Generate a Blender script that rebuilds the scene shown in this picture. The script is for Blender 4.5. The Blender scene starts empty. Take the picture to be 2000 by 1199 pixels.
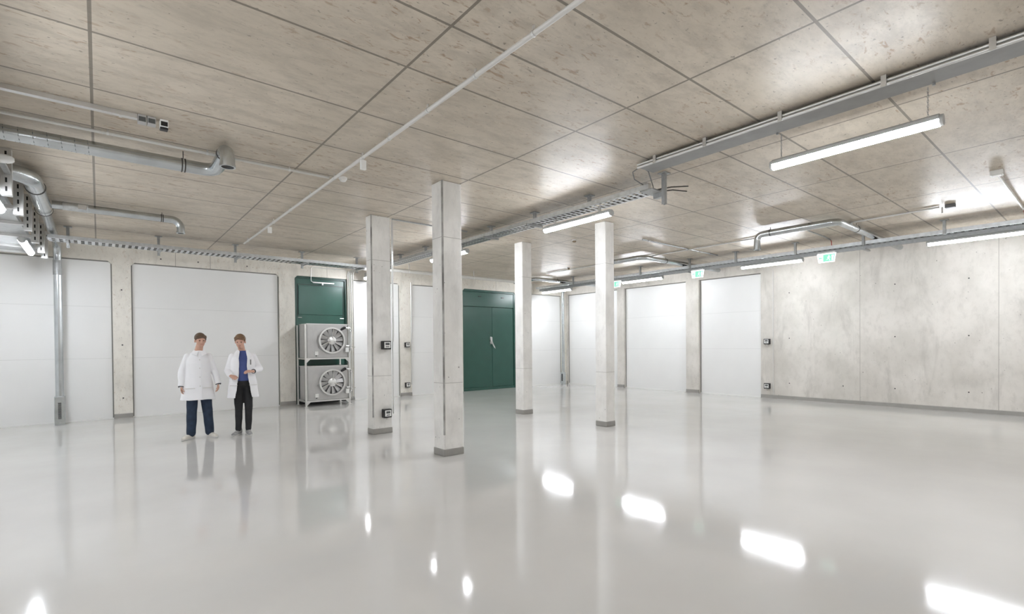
import bpy, bmesh, math, random
from mathutils import Vector, Matrix
random.seed(7)
sc = bpy.context.scene
COL = sc.collection
PI = math.pi

# ------------------------------------------------------------------ camera
F_PX, CY_PX = 979.5, 684.3
YAW, PITCH, ROLL = math.radians(39.473), math.radians(-0.599), math.radians(-0.503)
EYE = Vector((0, 0, 1.54))
fw = Vector((math.sin(YAW), math.cos(YAW), 0)); rt = Vector((math.cos(YAW), -math.sin(YAW), 0)); up = Vector((0, 0, 1))
f2 = fw * math.cos(PITCH) + up * math.sin(PITCH); u2 = up * math.cos(PITCH) - fw * math.sin(PITCH)
r3 = rt * math.cos(ROLL) + u2 * math.sin(ROLL); u3 = u2 * math.cos(ROLL) - rt * math.sin(ROLL)
cd = bpy.data.cameras.new('camera'); cam = bpy.data.objects.new('camera', cd); COL.objects.link(cam)
cam.matrix_world = Matrix(((r3.x, u3.x, -f2.x, EYE.x), (r3.y, u3.y, -f2.y, EYE.y), (r3.z, u3.z, -f2.z, EYE.z), (0, 0, 0, 1)))
cd.sensor_fit = 'HORIZONTAL'; cd.sensor_width = 36.0
cd.lens = F_PX / 2000 * 36.0
cd.shift_y = (CY_PX - 599.5) / 2000
cd.clip_start = 0.05
sc.camera = cam

# ------------------------------------------------------------------ world, exposure
w = bpy.data.worlds.new('world'); sc.world = w; w.use_nodes = True
w.node_tree.nodes['Background'].inputs[0].default_value = (1, 1, 1, 1)
w.node_tree.nodes['Background'].inputs[1].default_value = 0.0
sc.view_settings.view_transform = 'Standard'; sc.view_settings.look = 'None'
sc.view_settings.exposure = 0.0; sc.view_settings.gamma = 1.0
sc.view_settings.use_curve_mapping = False
sc.cycles.max_bounces = 10; sc.cycles.diffuse_bounces = 7; sc.cycles.glossy_bounces = 5
LAMP = 116.0           # radiance of the batten lamps' diffusers

# ------------------------------------------------------------------ materials
def new_mat(name):
    m = bpy.data.materials.new(name); m.use_nodes = True
    return m, m.node_tree, m.node_tree.nodes['Principled BSDF']
def L(nt, a, b): nt.links.new(a, b)
def plain(name, col, rough=0.5, metal=0.0, spec=0.5, var=0.0, scale=6.0, bump=0.0):
    m, nt, p = new_mat(name)
    p.inputs['Base Color'].default_value = (*col, 1); p.inputs['Roughness'].default_value = rough
    p.inputs['Metallic'].default_value = metal; p.inputs['Specular IOR Level'].default_value = spec
    n = nt.nodes.new('ShaderNodeTexNoise'); n.inputs['Scale'].default_value = scale; n.inputs['Detail'].default_value = 6
    tc = nt.nodes.new('ShaderNodeTexCoord'); L(nt, tc.outputs['Object'], n.inputs['Vector'])
    if var:
        r = nt.nodes.new('ShaderNodeMapRange'); L(nt, n.outputs['Fac'], r.inputs[0])
        r.inputs[1].default_value = .3; r.inputs[2].default_value = .7
        r.inputs[3].default_value = 1 - var; r.inputs[4].default_value = 1 + var
        mx = nt.nodes.new('ShaderNodeMix'); mx.data_type = 'RGBA'; mx.blend_type = 'MULTIPLY'; mx.inputs[0].default_value = 1
        mx.inputs[6].default_value = (*col, 1); L(nt, r.outputs[0], mx.inputs[7]); L(nt, mx.outputs[2], p.inputs['Base Color'])
    if bump:
        b = nt.nodes.new('ShaderNodeBump'); b.inputs['Strength'].default_value = bump; b.inputs['Distance'].default_value = .01
        L(nt, n.outputs['Fac'], b.inputs['Height']); L(nt, b.outputs[0], p.inputs['Normal'])
    return m
def emit(name, col, s):
    m, nt, p = new_mat(name)
    p.inputs['Base Color'].default_value = (.9, .9, .9, 1)
    p.inputs['Emission Color'].default_value = (*col, 1); p.inputs['Emission Strength'].default_value = s
    return m
def mathn(nt, op, a, b=None, c=None):
    n = nt.nodes.new('ShaderNodeMath'); n.operation = op
    for i, v in enumerate((a, b, c)):
        if v is None: continue
        if hasattr(v, 'is_output'): L(nt, v, n.inputs[i])
        else: n.inputs[i].default_value = v
    return n.outputs[0]
def joint_lines(nt, coord, values, width):
    """1 on any of the formwork joints (a list of positions along one axis), else 0"""
    out = None
    for v in values:
        d = mathn(nt, 'ABSOLUTE', mathn(nt, 'SUBTRACT', coord, v))
        s = mathn(nt, 'LESS_THAN', d, width)
        out = s if out is None else mathn(nt, 'MAXIMUM', out, s)
    return out
def concrete(name, light, dark, rough=.55, spots=None, spot_amt=.0, stretch=(1, 1, 1), jx=(), jy=(), jz=(), jw=.008, jcol=(.2, .19, .17), vert_streak=0.0,
             holes=0.0, spec=.35, cloud_scale=.9, grain=.0):
    m, nt, p = new_mat(name)
    tc = nt.nodes.new('ShaderNodeNewGeometry'); pos = tc.outputs['Position']
    def noise(scale, detail=8, rough_=.6, st=(1, 1, 1), dist=0):
        mp = nt.nodes.new('ShaderNodeMapping'); mp.inputs['Scale'].default_value = st; L(nt, pos, mp.inputs[0])
        n = nt.nodes.new('ShaderNodeTexNoise'); n.inputs['Scale'].default_value = scale; n.inputs['Detail'].default_value = detail
        n.inputs['Roughness'].default_value = rough_; n.inputs['Distortion'].default_value = dist
        L(nt, mp.outputs[0], n.inputs['Vector']); return n.outputs['Fac']
    def ramp(v, a, b):
        r = nt.nodes.new('ShaderNodeMapRange'); r.interpolation_type = 'SMOOTHSTEP'
        L(nt, v, r.inputs[0]); r.inputs[1].default_value = a; r.inputs[2].default_value = b; return r.outputs[0]
    def mix(f, a, b):
        x = nt.nodes.new('ShaderNodeMix'); x.data_type = 'RGBA'
        if hasattr(f, 'is_output'): L(nt, f, x.inputs[0])
        else: x.inputs[0].default_value = f
        for i, v in ((6, a), (7, b)):
            if hasattr(v, 'is_output'): L(nt, v, x.inputs[i])
            else: x.inputs[i].default_value = (*v, 1)
        return x.outputs[2]
    big = noise(cloud_scale, 6, .55)
    fine = noise(9, 10, .7, stretch)
    c = mix(ramp(big, .32, .68), dark, light)
    c = mix(mathn(nt, 'MULTIPLY', ramp(fine, .45, .75), .35), c, tuple(v * .72 for v in dark))
    if grain:
        c = mix(mathn(nt, 'MULTIPLY', ramp(noise(5, 9, .72, stretch, .3), .42, .66), grain), c, tuple(v * .68 for v in dark))
        c = mix(mathn(nt, 'MULTIPLY', ramp(noise(26, 6, .7, stretch), .54, .72), grain), c, tuple(v * .62 for v in dark))
    if vert_streak:
        vs = noise(1.6, 8, .65, (1.5, 1.5, .35), .6)
        c = mix(mathn(nt, 'MULTIPLY', ramp(vs, .52, .72), vert_streak), c, tuple(v * .6 for v in dark))
    if spots:
        s1 = noise(21, 5, .6, stretch, .5); s2 = noise(.7, 4, .6)
        f = mathn(nt, 'MULTIPLY', ramp(s1, .56, .68), ramp(s2, .38, .60))
        c = mix(mathn(nt, 'MULTIPLY', f, spot_amt), c, spots)
        s3 = noise(30, 3, .5, (stretch[0] * 1.5, stretch[1], 1), .4)
        c = mix(mathn(nt, 'MULTIPLY', ramp(s3, .665, .72), .8), c, tuple(v * .45 for v in dark))
    sp = nt.nodes.new('ShaderNodeSeparateXYZ'); L(nt, pos, sp.inputs[0])
    j = None
    for vals, k in ((jx, 0), (jy, 1), (jz, 2)):
        if vals:
            s = joint_lines(nt, sp.outputs[k], vals, jw); j = s if j is None else mathn(nt, 'MAXIMUM', j, s)
    if j is not None: c = mix(mathn(nt, 'MULTIPLY', j, .8), c, jcol)
    if holes:
        c = mix(ramp(noise(23, 2, .4), .74, .78), c, tuple(v * .4 for v in dark))
    L(nt, c, p.inputs['Base Color'])
    p.inputs['Specular IOR Level'].default_value = spec
    rr = nt.nodes.new('ShaderNodeMapRange'); L(nt, fine, rr.inputs[0]); rr.inputs[3].default_value = rough - .12; rr.inputs[4].default_value = rough + .12
    L(nt, rr.outputs[0], p.inputs['Roughness'])
    b = nt.nodes.new('ShaderNodeBump'); b.inputs['Strength'].default_value = .12; b.inputs['Distance'].default_value = .01
    L(nt, fine, b.inputs['Height']); L(nt, b.outputs[0], p.inputs['Normal'])
    return m

AX = [-4.02, -2.02, -0.02, 1.98, 3.98, 6.0, 8.0, 10.0, 12.0, 14.0]
BY = [-2.6, -1.6, -.6, .39, 1.39, 2.38, 3.055, 3.73, 4.73, 5.75, 6.73, 7.4, 8.06, 9.07, 10.07, 11.07, 12.4]
M = {}
M['ceiling'] = concrete('ceiling_concrete', (.615, .545, .455), (.545, .48, .395), .40, (.31, .20, .12), .72, (.42, 1, 1), AX, BY, (), .0115, (.15, .13, .105), spec=.25, grain=.5)
M['wall'] = concrete('wall_concrete', (.70, .67, .625), (.56, .535, .49), .6, None, 0, (1, 1, .6), (), (-.84, 1.6, 4.04), (), .006, (.36, .34, .31), vert_streak=.42, holes=1)
M['backwall'] = concrete('back_wall_concrete', (.79, .76, .695), (.66, .63, .57), .6, (.42, .3, .2), .35, (1, 1, .6), (-3.2, -.9, 1.4, 2.1, 4.9, 8.3, 10.8), (), (), .006, (.33, .31, .28), vert_streak=.35)
M['column'] = concrete('column_concrete', (.82, .805, .775), (.71, .695, .665), .5, None, 0, (1, 1, .5), (), (), (1.02, 3.05), .004, (.38, .36, .34), vert_streak=.32, holes=1, cloud_scale=2.2)
def floor_mat():
    m, nt, p = new_mat('epoxy_floor')
    g = nt.nodes.new('ShaderNodeNewGeometry')
    n = nt.nodes.new('ShaderNodeTexNoise'); n.inputs['Scale'].default_value = .7; n.inputs['Detail'].default_value = 7; L(nt, g.outputs['Position'], n.inputs['Vector'])
    r = nt.nodes.new('ShaderNodeMapRange'); L(nt, n.outputs['Fac'], r.inputs[0]); r.inputs[1].default_value = .3; r.inputs[2].default_value = .7
    mx = nt.nodes.new('ShaderNodeMix'); mx.data_type = 'RGBA'; L(nt, r.outputs[0], mx.inputs[0])
    mx.inputs[6].default_value = (.545, .533, .510, 1); mx.inputs[7].default_value = (.60, .588, .565, 1)
    L(nt, mx.outputs[2], p.inputs['Base Color'])
    n2 = nt.nodes.new('ShaderNodeTexNoise'); n2.inputs['Scale'].default_value = 2.3; n2.inputs['Detail'].default_value = 3; L(nt, g.outputs['Position'], n2.inputs['Vector'])
    r2 = nt.nodes.new('ShaderNodeMapRange'); L(nt, n2.outputs['Fac'], r2.inputs[0]); r2.inputs[3].default_value = .055; r2.inputs[4].default_value = .10
    L(nt, r2.outputs[0], p.inputs['Roughness']); p.inputs['Specular IOR Level'].default_value = .52
    b = nt.nodes.new('ShaderNodeBump'); b.inputs['Strength'].default_value = .05; b.inputs['Distance'].default_value = .02
    L(nt, n2.outputs['Fac'], b.inputs['Height']); L(nt, b.outputs[0], p.inputs['Normal'])
    return m
M['floor'] = floor_mat()
M['seamline'] = concrete('rough_formwork_seam', (.50, .49, .465), (.20, .19, .18), .7, None, 0, (1, 1, .35), vert_streak=.6, cloud_scale=3.0)
M['base'] = plain('grey_base_paint', (.30, .29, .27), .45, var=.06)
M['panel'] = plain('white_panel', (.80, .80, .79), .38, var=.015, scale=1.5)
M['seam'] = plain('panel_seam', (.62, .62, .61), .5)
M['gasket'] = plain('grey_gasket', (.22, .215, .20), .6)
M['green'] = plain('green_paint', (.024, .088, .067), .30, var=.06, scale=3)
M['greend'] = plain('dark_green_paint', (.010, .045, .034), .35)
M['black'] = plain('black_plastic', (.012, .012, .013), .4)
M['dark'] = plain('dark_gap', (.03, .03, .03), .7)
M['galv'] = plain('galvanised_steel', (.60, .62, .63), .36, .85, var=.12, scale=14)
M['galvd'] = plain('weathered_galvanised_steel', (.42, .43, .43), .5, .7, var=.1, scale=20)
M['channel'] = plain('channel_grey_steel', (.30, .30, .295), .45, .5, var=.08)
M['duct'] = plain('duct_steel', (.56, .59, .605), .24, 1.0, var=.12, scale=5)
M['ductseam'] = plain('duct_seam', (.16, .17, .18), .4, .8)
M['alu'] = plain('aluminium', (.72, .72, .71), .32, .8, var=.05)
M['unit'] = plain('unit_grey_metal', (.50, .495, .49), .38, .45, var=.05)
M['unitd'] = plain('unit_dark_metal', (.14, .14, .14), .5, .4)
M['white'] = plain('white_plastic', (.80, .80, .78), .4)
M['offwhite'] = plain('offwhite_pipe', (.62, .61, .58), .4)
M['display'] = plain('display_grey', (.08, .085, .085), .3)
M['chrome'] = plain('chrome', (.75, .75, .75), .15, 1.0)
M['red'] = plain('red_cable', (.40, .04, .035), .5)
M['cable'] = plain('grey_cable', (.20, .20, .195), .5)
M['cabled'] = plain('dark_cable', (.05, .045, .04), .5)
M['bronze'] = plain('bronze_fitting', (.22, .17, .11), .4, .6)
M['lamp'] = emit('lamp_diffuser', (.945, .985, 1.045), LAMP)
M['lampbody'] = plain('lamp_body_grey', (.55, .56, .56), .45)
M['signlit'] = emit('sign_white_lit', (.93, 1, .97), .9)
M['signgreen'] = emit('sign_green_lit', (.34, .86, .66), .95)
M['signgreen'].node_tree.nodes['Principled BSDF'].inputs['Base Color'].default_value = (.03, .22, .12, 1)
M['skin'] = plain('skin', (.56, .33, .245), .5, var=.06)
M['lips'] = plain('lips', (.40, .17, .14), .5)
M['eyes'] = plain('eyes', (.05, .04, .035), .2)
M['hairb'] = plain('brown_hair', (.095, .058, .034), .6, var=.25, scale=60, bump=.4)
M['hairl'] = plain('light_brown_hair', (.16, .092, .048), .6, var=.25, scale=60, bump=.4)
M['coat'] = plain('white_cotton', (.83, .83, .85), .8, bump=.25, scale=9)
M['jeans'] = plain('dark_denim', (.018, .033, .062), .8, var=.25, scale=14, bump=.3)
M['blackcloth'] = plain('black_cloth', (.016, .016, .018), .8, var=.2, scale=14, bump=.3)
M['shirt'] = plain('blue_shirt', (.06, .085, .25), .75, var=.08)
M['shirtd'] = plain('dark_shirt', (.05, .055, .06), .75)
M['shoew'] = plain('cream_leather', (.66, .63, .57), .55)
M['shoeg'] = plain('grey_mesh_fabric', (.30, .30, .30), .7, var=.3, scale=40)
M['sole'] = plain('pale_rubber', (.60, .59, .57), .6)

# ------------------------------------------------------------------ mesh builder
W = {}
def frame_of(d):
    d = d.normalized()
    a = Vector((0, 0, 1)) if abs(d.z) < .9 else Vector((1, 0, 0))
    x = d.cross(a).normalized(); y = x.cross(d).normalized()
    return x, y
class MB:
    def __init__(s): s.v = []; s.f = []; s.m = []
    def add(s, vs, fs, mi=0):
        o = len(s.v); s.v += [Vector(q) for q in vs]; s.f += [tuple(o + i for i in q) for q in fs]; s.m += [mi] * len(fs); return s
    def box(s, x0, x1, y0, y1, z0, z1, mi=0):
        vs = [(x, y, z) for z in (z0, z1) for y in (y0, y1) for x in (x0, x1)]
        return s.add(vs, [(0, 2, 3, 1), (4, 5, 7, 6), (0, 1, 5, 4), (2, 6, 7, 3), (0, 4, 6, 2), (1, 3, 7, 5)], mi)
    def bar(s, p0, p1, wx, wy, mi=0):
        p0, p1 = Vector(p0), Vector(p1); x, y = frame_of(p1 - p0)
        c = [x * wx / 2 + y * wy / 2, -x * wx / 2 + y * wy / 2, -x * wx / 2 - y * wy / 2, x * wx / 2 - y * wy / 2]
        return s.add([p0 + q for q in c] + [p1 + q for q in c], [(3, 2, 1, 0), (4, 5, 6, 7)] + [(i, (i + 1) % 4, 4 + (i + 1) % 4, 4 + i) for i in range(4)], mi)
    def tube(s, pts, r, n=12, mi=0, caps=True):
        pts = [Vector(p) for p in pts]; k = len(pts); rs = r if isinstance(r, (list, tuple)) else [r] * k
        T = []
        for i in range(k):
            a = (pts[i] - pts[i - 1]).normalized() if i else None
            b = (pts[i + 1] - pts[i]).normalized() if i < k - 1 else None
            T.append((a + b).normalized() if a and b else (a or b))
        x, y = frame_of(T[0]); vs = []
        for i in range(k):
            x = (x - T[i] * x.dot(T[i])).normalized(); y = T[i].cross(x)
            vs += [pts[i] + (x * math.cos(2 * PI * j / n) + y * math.sin(2 * PI * j / n)) * rs[i] for j in range(n)]
        fs = [(i * n + j, i * n + (j + 1) % n, (i + 1) * n + (j + 1) % n, (i + 1) * n + j) for i in range(k - 1) for j in range(n)]
        if caps: fs += [tuple(reversed(range(n))), tuple((k - 1) * n + j for j in range(n))]
        return s.add(vs, fs, mi)
    def cyl(s, p0, p1, r, n=16, mi=0): return s.tube([p0, p1], r, n, mi)
    def hollow(s, pts, r, t, n=16, mi=0):
        """open pipe end: outer wall, inner wall and a rim at the last point"""
        pts = [Vector(p) for p in pts]; return s.tube(pts, r, n, mi)
    def ring(s, c, axis, r0, r1, h, n=24, mi=0):
        c = Vector(c); a = Vector(axis).normalized(); x, y = frame_of(a); vs = []
        for (rr, hh) in ((r0, -h / 2), (r1, -h / 2), (r1, h / 2), (r0, h / 2)):
            vs += [c + a * hh + (x * math.cos(2 * PI * j / n) + y * math.sin(2 * PI * j / n)) * rr for j in range(n)]
        fs = [(q * n + j, q * n + (j + 1) % n, ((q + 1) % 4) * n + (j + 1) % n, ((q + 1) % 4) * n + j) for q in range(4) for j in range(n)]
        return s.add(vs, fs, mi)
    def sph(s, c, r, n=16, k=10, mi=0, rot=None):
        c = Vector(c); r = (r, r, r) if not isinstance(r, (list, tuple)) else r; vs = []
        def P(a, b):
            q = Vector((r[0] * math.sin(a) * math.cos(b), r[1] * math.sin(a) * math.sin(b), r[2] * math.cos(a)))
            return c + (rot @ q if rot else q)
        vs.append(P(0, 0))
        for i in range(1, k): vs += [P(PI * i / k, 2 * PI * j / n) for j in range(n)]
        vs.append(P(PI, 0)); e = len(vs) - 1
        fs = [(0, 1 + j, 1 + (j + 1) % n) for j in range(n)]
        fs += [(1 + (i - 1) * n + j, 1 + i * n + j, 1 + i * n + (j + 1) % n, 1 + (i - 1) * n + (j + 1) % n) for i in range(1, k - 1) for j in range(n)]
        fs += [(e, 1 + (k - 2) * n + (j + 1) % n, 1 + (k - 2) * n + j) for j in range(n)]
        return s.add(vs, fs, mi)
    def caps(s, p0, p1, r0, r1=None, n=10, mi=0):
        p0, p1 = Vector(p0), Vector(p1); r1 = r0 if r1 is None else r1; d = (p1 - p0).normalized(); pts = []; rs = []
        for a in (80, 55, 28, 0): q = math.radians(a); pts.append(p0 - d * r0 * math.sin(q)); rs.append(r0 * math.cos(q))
        for a in (0, 28, 55, 80): q = math.radians(a); pts.append(p1 + d * r1 * math.sin(q)); rs.append(r1 * math.cos(q))
        return s.tube(pts, rs, n, mi)
    def prism(s, poly, axis, a, b, mi=0):
        """extrude a 2-D polygon along an axis (0,1,2) from a to b"""
        def P(q, t): l = list(q); l.insert(axis, t); return tuple(l)
        n = len(poly)
        fs = [tuple(range(n)), tuple(reversed(range(n, 2 * n)))] + [(i, n + i, n + (i + 1) % n, (i + 1) % n) for i in range(n)]
        return s.add([P(q, a) for q in poly] + [P(q, b) for q in poly], fs, mi)
    def loft(s, rings, mi=0, closed=True):
        n = len(rings[0]); vs = [q for r in rings for q in r]; k = len(rings)
        fs = [(i * n + j, i * n + (j + 1) % n, (i + 1) * n + (j + 1) % n, (i + 1) * n + j) for i in range(k - 1) for j in range(n)]
        if closed: fs += [tuple(reversed(range(n))), tuple((k - 1) * n + j for j in range(n))]
        return s.add(vs, fs, mi)
    def build(s, name, mats, parent=None, smooth=False, bevel=0, fix=True, angle=35):
        off = W.get(parent.name, Vector()) if parent else Vector()
        me = bpy.data.meshes.new(name); me.from_pydata([tuple(q - off) for q in s.v], [], s.f)
        mats = mats if isinstance(mats, (list, tuple)) else [mats]
        for q in mats: me.materials.append(M[q] if isinstance(q, str) else q)
        for i, q in enumerate(s.m): me.polygons[i].material_index = q
        if fix:
            bm = bmesh.new(); bm.from_mesh(me); bmesh.ops.recalc_face_normals(bm, faces=bm.faces); bm.to_mesh(me); bm.free()
        if smooth:
            for q in me.polygons: q.use_smooth = True
            me.set_sharp_from_angle(angle=math.radians(angle))
        o = bpy.data.objects.new(name, me); COL.objects.link(o)
        if parent: o.parent = parent
        W[o.name] = off
        if bevel:
            b = o.modifiers.new('bevel', 'BEVEL'); b.width = bevel; b.segments = 2; b.limit_method = 'ANGLE'
        return o
def B(*a): return MB().box(*a)
def thing(name, label, cat, loc=(0, 0, 0), group=None, rz=0):
    o = bpy.data.objects.new(name, None); COL.objects.link(o); o.location = loc; o.rotation_euler = (0, 0, rz)
    o.empty_display_size = .1
    o['label'] = label; o['category'] = cat
    if group: o['group'] = group
    W[o.name] = Vector() if rz else Vector(loc)
    return o
def local_thing(name, label, cat, loc=(0, 0, 0), group=None, rz=0):
    """a thing whose parts are written in its own coordinates"""
    o = thing(name, label, cat, loc, group, rz); W[o.name] = Vector(); return o
def tag(o, label, cat, group=None):
    o['label'] = label; o['category'] = cat
    if group: o['group'] = group
    return o
def struct(o, label=None):
    o['kind'] = 'structure'
    if label: o['label'] = label
    return o
def copy_tree(o, parent=None):
    c = o.copy(); COL.objects.link(c)
    if parent: c.parent = parent
    for ch in list(o.children): copy_tree(ch, c)
    return c
def dup(root, loc, label, rz=None):
    c = copy_tree(root); c.location = loc; c['label'] = label
    if rz is not None: c.rotation_euler = (0, 0, rz)
    return c
def arc(c, a, b, r, t0, t1, n=8):
    """points on an arc: centre c, in-plane unit vectors a and b, angles in degrees"""
    c, a, b = Vector(c), Vector(a), Vector(b)
    return [c + a * r * math.cos(math.radians(t0 + (t1 - t0) * i / n)) + b * r * math.sin(math.radians(t0 + (t1 - t0) * i / n)) for i in range(n + 1)]

# ------------------------------------------------------------------ the room
ZC, WY, WX = 3.83, 13.97, 14.31
ZT = ZC - .0015        # fittings stop a hair below the ceiling
XL, YF = -3.2, -3.6
DT, DTR = 3.45, 3.50
struct(B(XL - .3, WX + .6, YF - .3, WY + .6, -.2, 0).build('floor', 'floor'), 'glossy pale grey coated floor of the hall')
struct(B(XL - .3, WX + .6, YF - .3, WY + .6, ZC, ZC + .25).build('ceiling', 'ceiling'), 'raw concrete ceiling with formwork joints')
# back wall: lintel + piers, chamfered opening corners
bw = MB(); bw.box(XL, WX, WY, WY + .4, DT, ZC)
PIERS = [(-3.2, -2.84), (.24, .57), (3.65, 4.04), (5.46, 5.65), (7.10, 7.48), (9.0, 9.39), (11.69, 12.05), (14.05, 14.31)]
for a, b in PIERS: bw.box(a, b, WY, WY + .4, 0, DT)
for i, (a, b) in enumerate(PIERS):
    if i and a not in (5.46, 14.05): bw.prism([(a, DT - .07), (a - .07, DT), (a + .01, DT + .01)], 1, WY, WY + .12)
    if i and b not in (5.65, 14.31): bw.prism([(b, DT - .07), (b + .07, DT), (b - .01, DT + .01)], 1, WY, WY + .12)
bw.box(XL, WX, WY + .4, WY + .5, 0, ZC)
struct(bw.build('wall_back', 'backwall'), 'concrete back wall with piers and a lintel above the openings')
# right wall
rw = MB(); rw.box(WX, WX + .4, 6.41, WY, DTR, ZC); rw.box(WX, WX + .4, YF, 6.41, 0, ZC)
RP = [(8.29, 8.73), (11.15, 11.45), (13.93, 14.2)]
for a, b in RP: rw.box(WX, WX + .4, a, b, 0, DTR)
rw.box(WX + .4, WX + .5, YF, WY + .4, 0, ZC)
struct(rw.build('wall_right', 'wall'), 'pale mottled concrete wall on the right')
struct(B(XL - .3, XL, YF - .3, WY + .5, 0, ZC).build('wall_left', 'panel'))  # unseen wall, made white and set close to bounce light into the hall
struct(B(XL, WX + .5, YF - .3, YF, 0, ZC).build('wall_front', 'backwall'))
# tie holes in the right wall and the back wall piers: small dark discs recessed in collars
def tie_hole(x, y, z, ax, label):
    d = Vector((-1, 0, 0)) if ax == 0 else Vector((0, -1, 0)); c = Vector((x, y, z))
    o = MB().ring(c + d * .001, d, .014, .024, .006, 14, 0).cyl(c - d * .004, c + d * .0025, .014, 12, 1).build('trim_1', ['wall', 'dark'])
    struct(o)
for y in (3.345, 2.06): 
    for z in (.45, 1.66, 2.88): tie_hole(WX, y, z, 0, '')
for z in (.45, 1.66, 2.88): tie_hole(WX, 5.66, z, 0, '')
tie_hole(WX, 4.4, .45, 0, '')
for z in (.45, 1.62, 2.83): tie_hole(.40, WY, z, 1, '')
for x in (1.12, 1.85, 2.9): tie_hole(x, WY, 3.58, 1, '')
# cove baseboards
def cove_x(x0, x1, y, h=.11):  # along x, facing -y
    return MB().prism([(y + .02, 0), (y - .030, 0), (y - .014, .02), (y - .010, h - .01), (y, h), (y + .02, h)], 0, x0, x1)
def cove_y(y0, y1, x, h=.11):
    return MB().prism([(x + .02, 0), (x - .030, 0), (x - .014, .02), (x - .010, h - .01), (x, h), (x + .02, h)], 1, y0, y1)
def prism_fix(mb): return mb
struct(cove_y(YF, 6.41, WX).build('baseboard_right', 'base'), 'grey baseboard along the concrete right wall')
for a, b in RP: struct(cove_y(a, b, WX).build('baseboard_right', 'base'))
for a, b in PIERS[1:5]: struct(cove_x(a, b, WY).build('baseboard_back', 'base'))
struct(cove_x(11.69, 12.05, WY).build('baseboard_back', 'base'))

# white infill panels
def panel_back(x0, x1, label, y=WY + .07, seams=(1.33, 2.45)):
    t = thing('wall_panel', label, 'panel', ((x0 + x1) / 2, y, 0), 'white wall panels')
    B(x0 + .002, x1 - .002, y, y + .1, .015, DT - .002).build('board', 'panel', t)
    s = MB()
    s.box(x0 + .003, x0 + .022, y - .012, y, .03, DT - .003); s.box(x1 - .022, x1 - .003, y - .012, y, .03, DT - .003); s.box(x0 + .003, x1 - .003, y - .012, y, DT - .022, DT - .003)
    s.build('gasket', 'gasket', t)
    for z in seams: B(x0 + .03, x1 - .03, y - .0015, y, z - .003, z + .003).build('joint_strip', 'seam', t)
    B(x0 + .003, x1 - .003, y - .02, y + .02, .0, .03).build('sill', 'white', t)
    return t
panel_back(-2.84, .24, 'wide white wall panel at the far left behind the vertical duct')
panel_back(.57, 3.65, 'white wall panel behind the two people in lab coats')
panel_back(5.65, 7.10, 'white wall panel between the stacked fan units and the pier with two controllers')
panel_back(7.48, 9.0, 'white wall panel between the two foremost columns, left of the green double door')
panel_back(12.05, 14.05, 'white wall panel in the far corner, left of the pale vertical pipe')
def panel_right(y0, y1, label, x=WX + .10):
    t = thing('wall_panel', label, 'panel', (x, (y0 + y1) / 2, 0), 'white wall panels')
    B(x, x + .1, y0 + .002, y1 - .002, .015, DTR - .002).build('board', 'panel', t)
    s = MB(); s.box(x - .012, x, y0 + .003, y0 + .022, .03, DTR - .003); s.box(x - .012, x, y1 - .022, y1 - .003, .03, DTR - .003); s.box(x - .012, x, y0 + .003, y1 - .003, DTR - .022, DTR - .003)
    s.build('gasket', 'gasket', t)
    for z in (1.38, 2.45): B(x - .0015, x, y0 + .03, y1 - .03, z - .003, z + .003).build('joint_strip', 'seam', t)
    B(x - .02, x + .02, y0 + .003, y1 - .003, 0, .03).build('sill', 'white', t)
    return t
panel_right(11.45, 13.93, 'white wall panel in the corner, just right of the pale vertical pipe')
panel_right(8.73, 11.15, 'white wall panel under the middle exit sign, left of the last pier')
panel_right(6.41, 8.29, 'white wall panel next to the bare concrete right wall')

# columns
def column(x0, x1, y0, y1, label, seam=False):
    t = thing('concrete_column', label, 'column', ((x0 + x1) / 2, (y0 + y1) / 2, 0), 'concrete columns')
    B(x0, x1, y0, y1, 0, ZC).build('shaft', 'column', t, bevel=.012)
    b = MB(); e = .006
    b.prism([(x0 - e, y0 - e), (x1 + e, y0 - e), (x1 + e, y1 + e), (x0 - e, y1 + e)], 2, 0.0, .10)
    b.build('base_band', 'base', t, bevel=.01)
    if seam: MB().bar((x0 + .007, y0 + .007, .30), (x0 + .007, y0 + .007, ZT), .021, .021).build('formwork_seam', 'seamline', t)
    return t
column(3.67, 4.03, 8.28, 8.50, 'concrete column carrying two black controllers and a conduit', True)
column(3.68, 4.00, 5.96, 6.24, 'nearest and widest bare concrete column, in the middle of the hall', True)
column(7.25, 7.52, 8.415, 8.69, 'slim concrete column right of the green double door')
column(7.275, 7.527, 6.086, 6.34, 'rightmost slim concrete column, behind the lit ceiling lamp')

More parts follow.
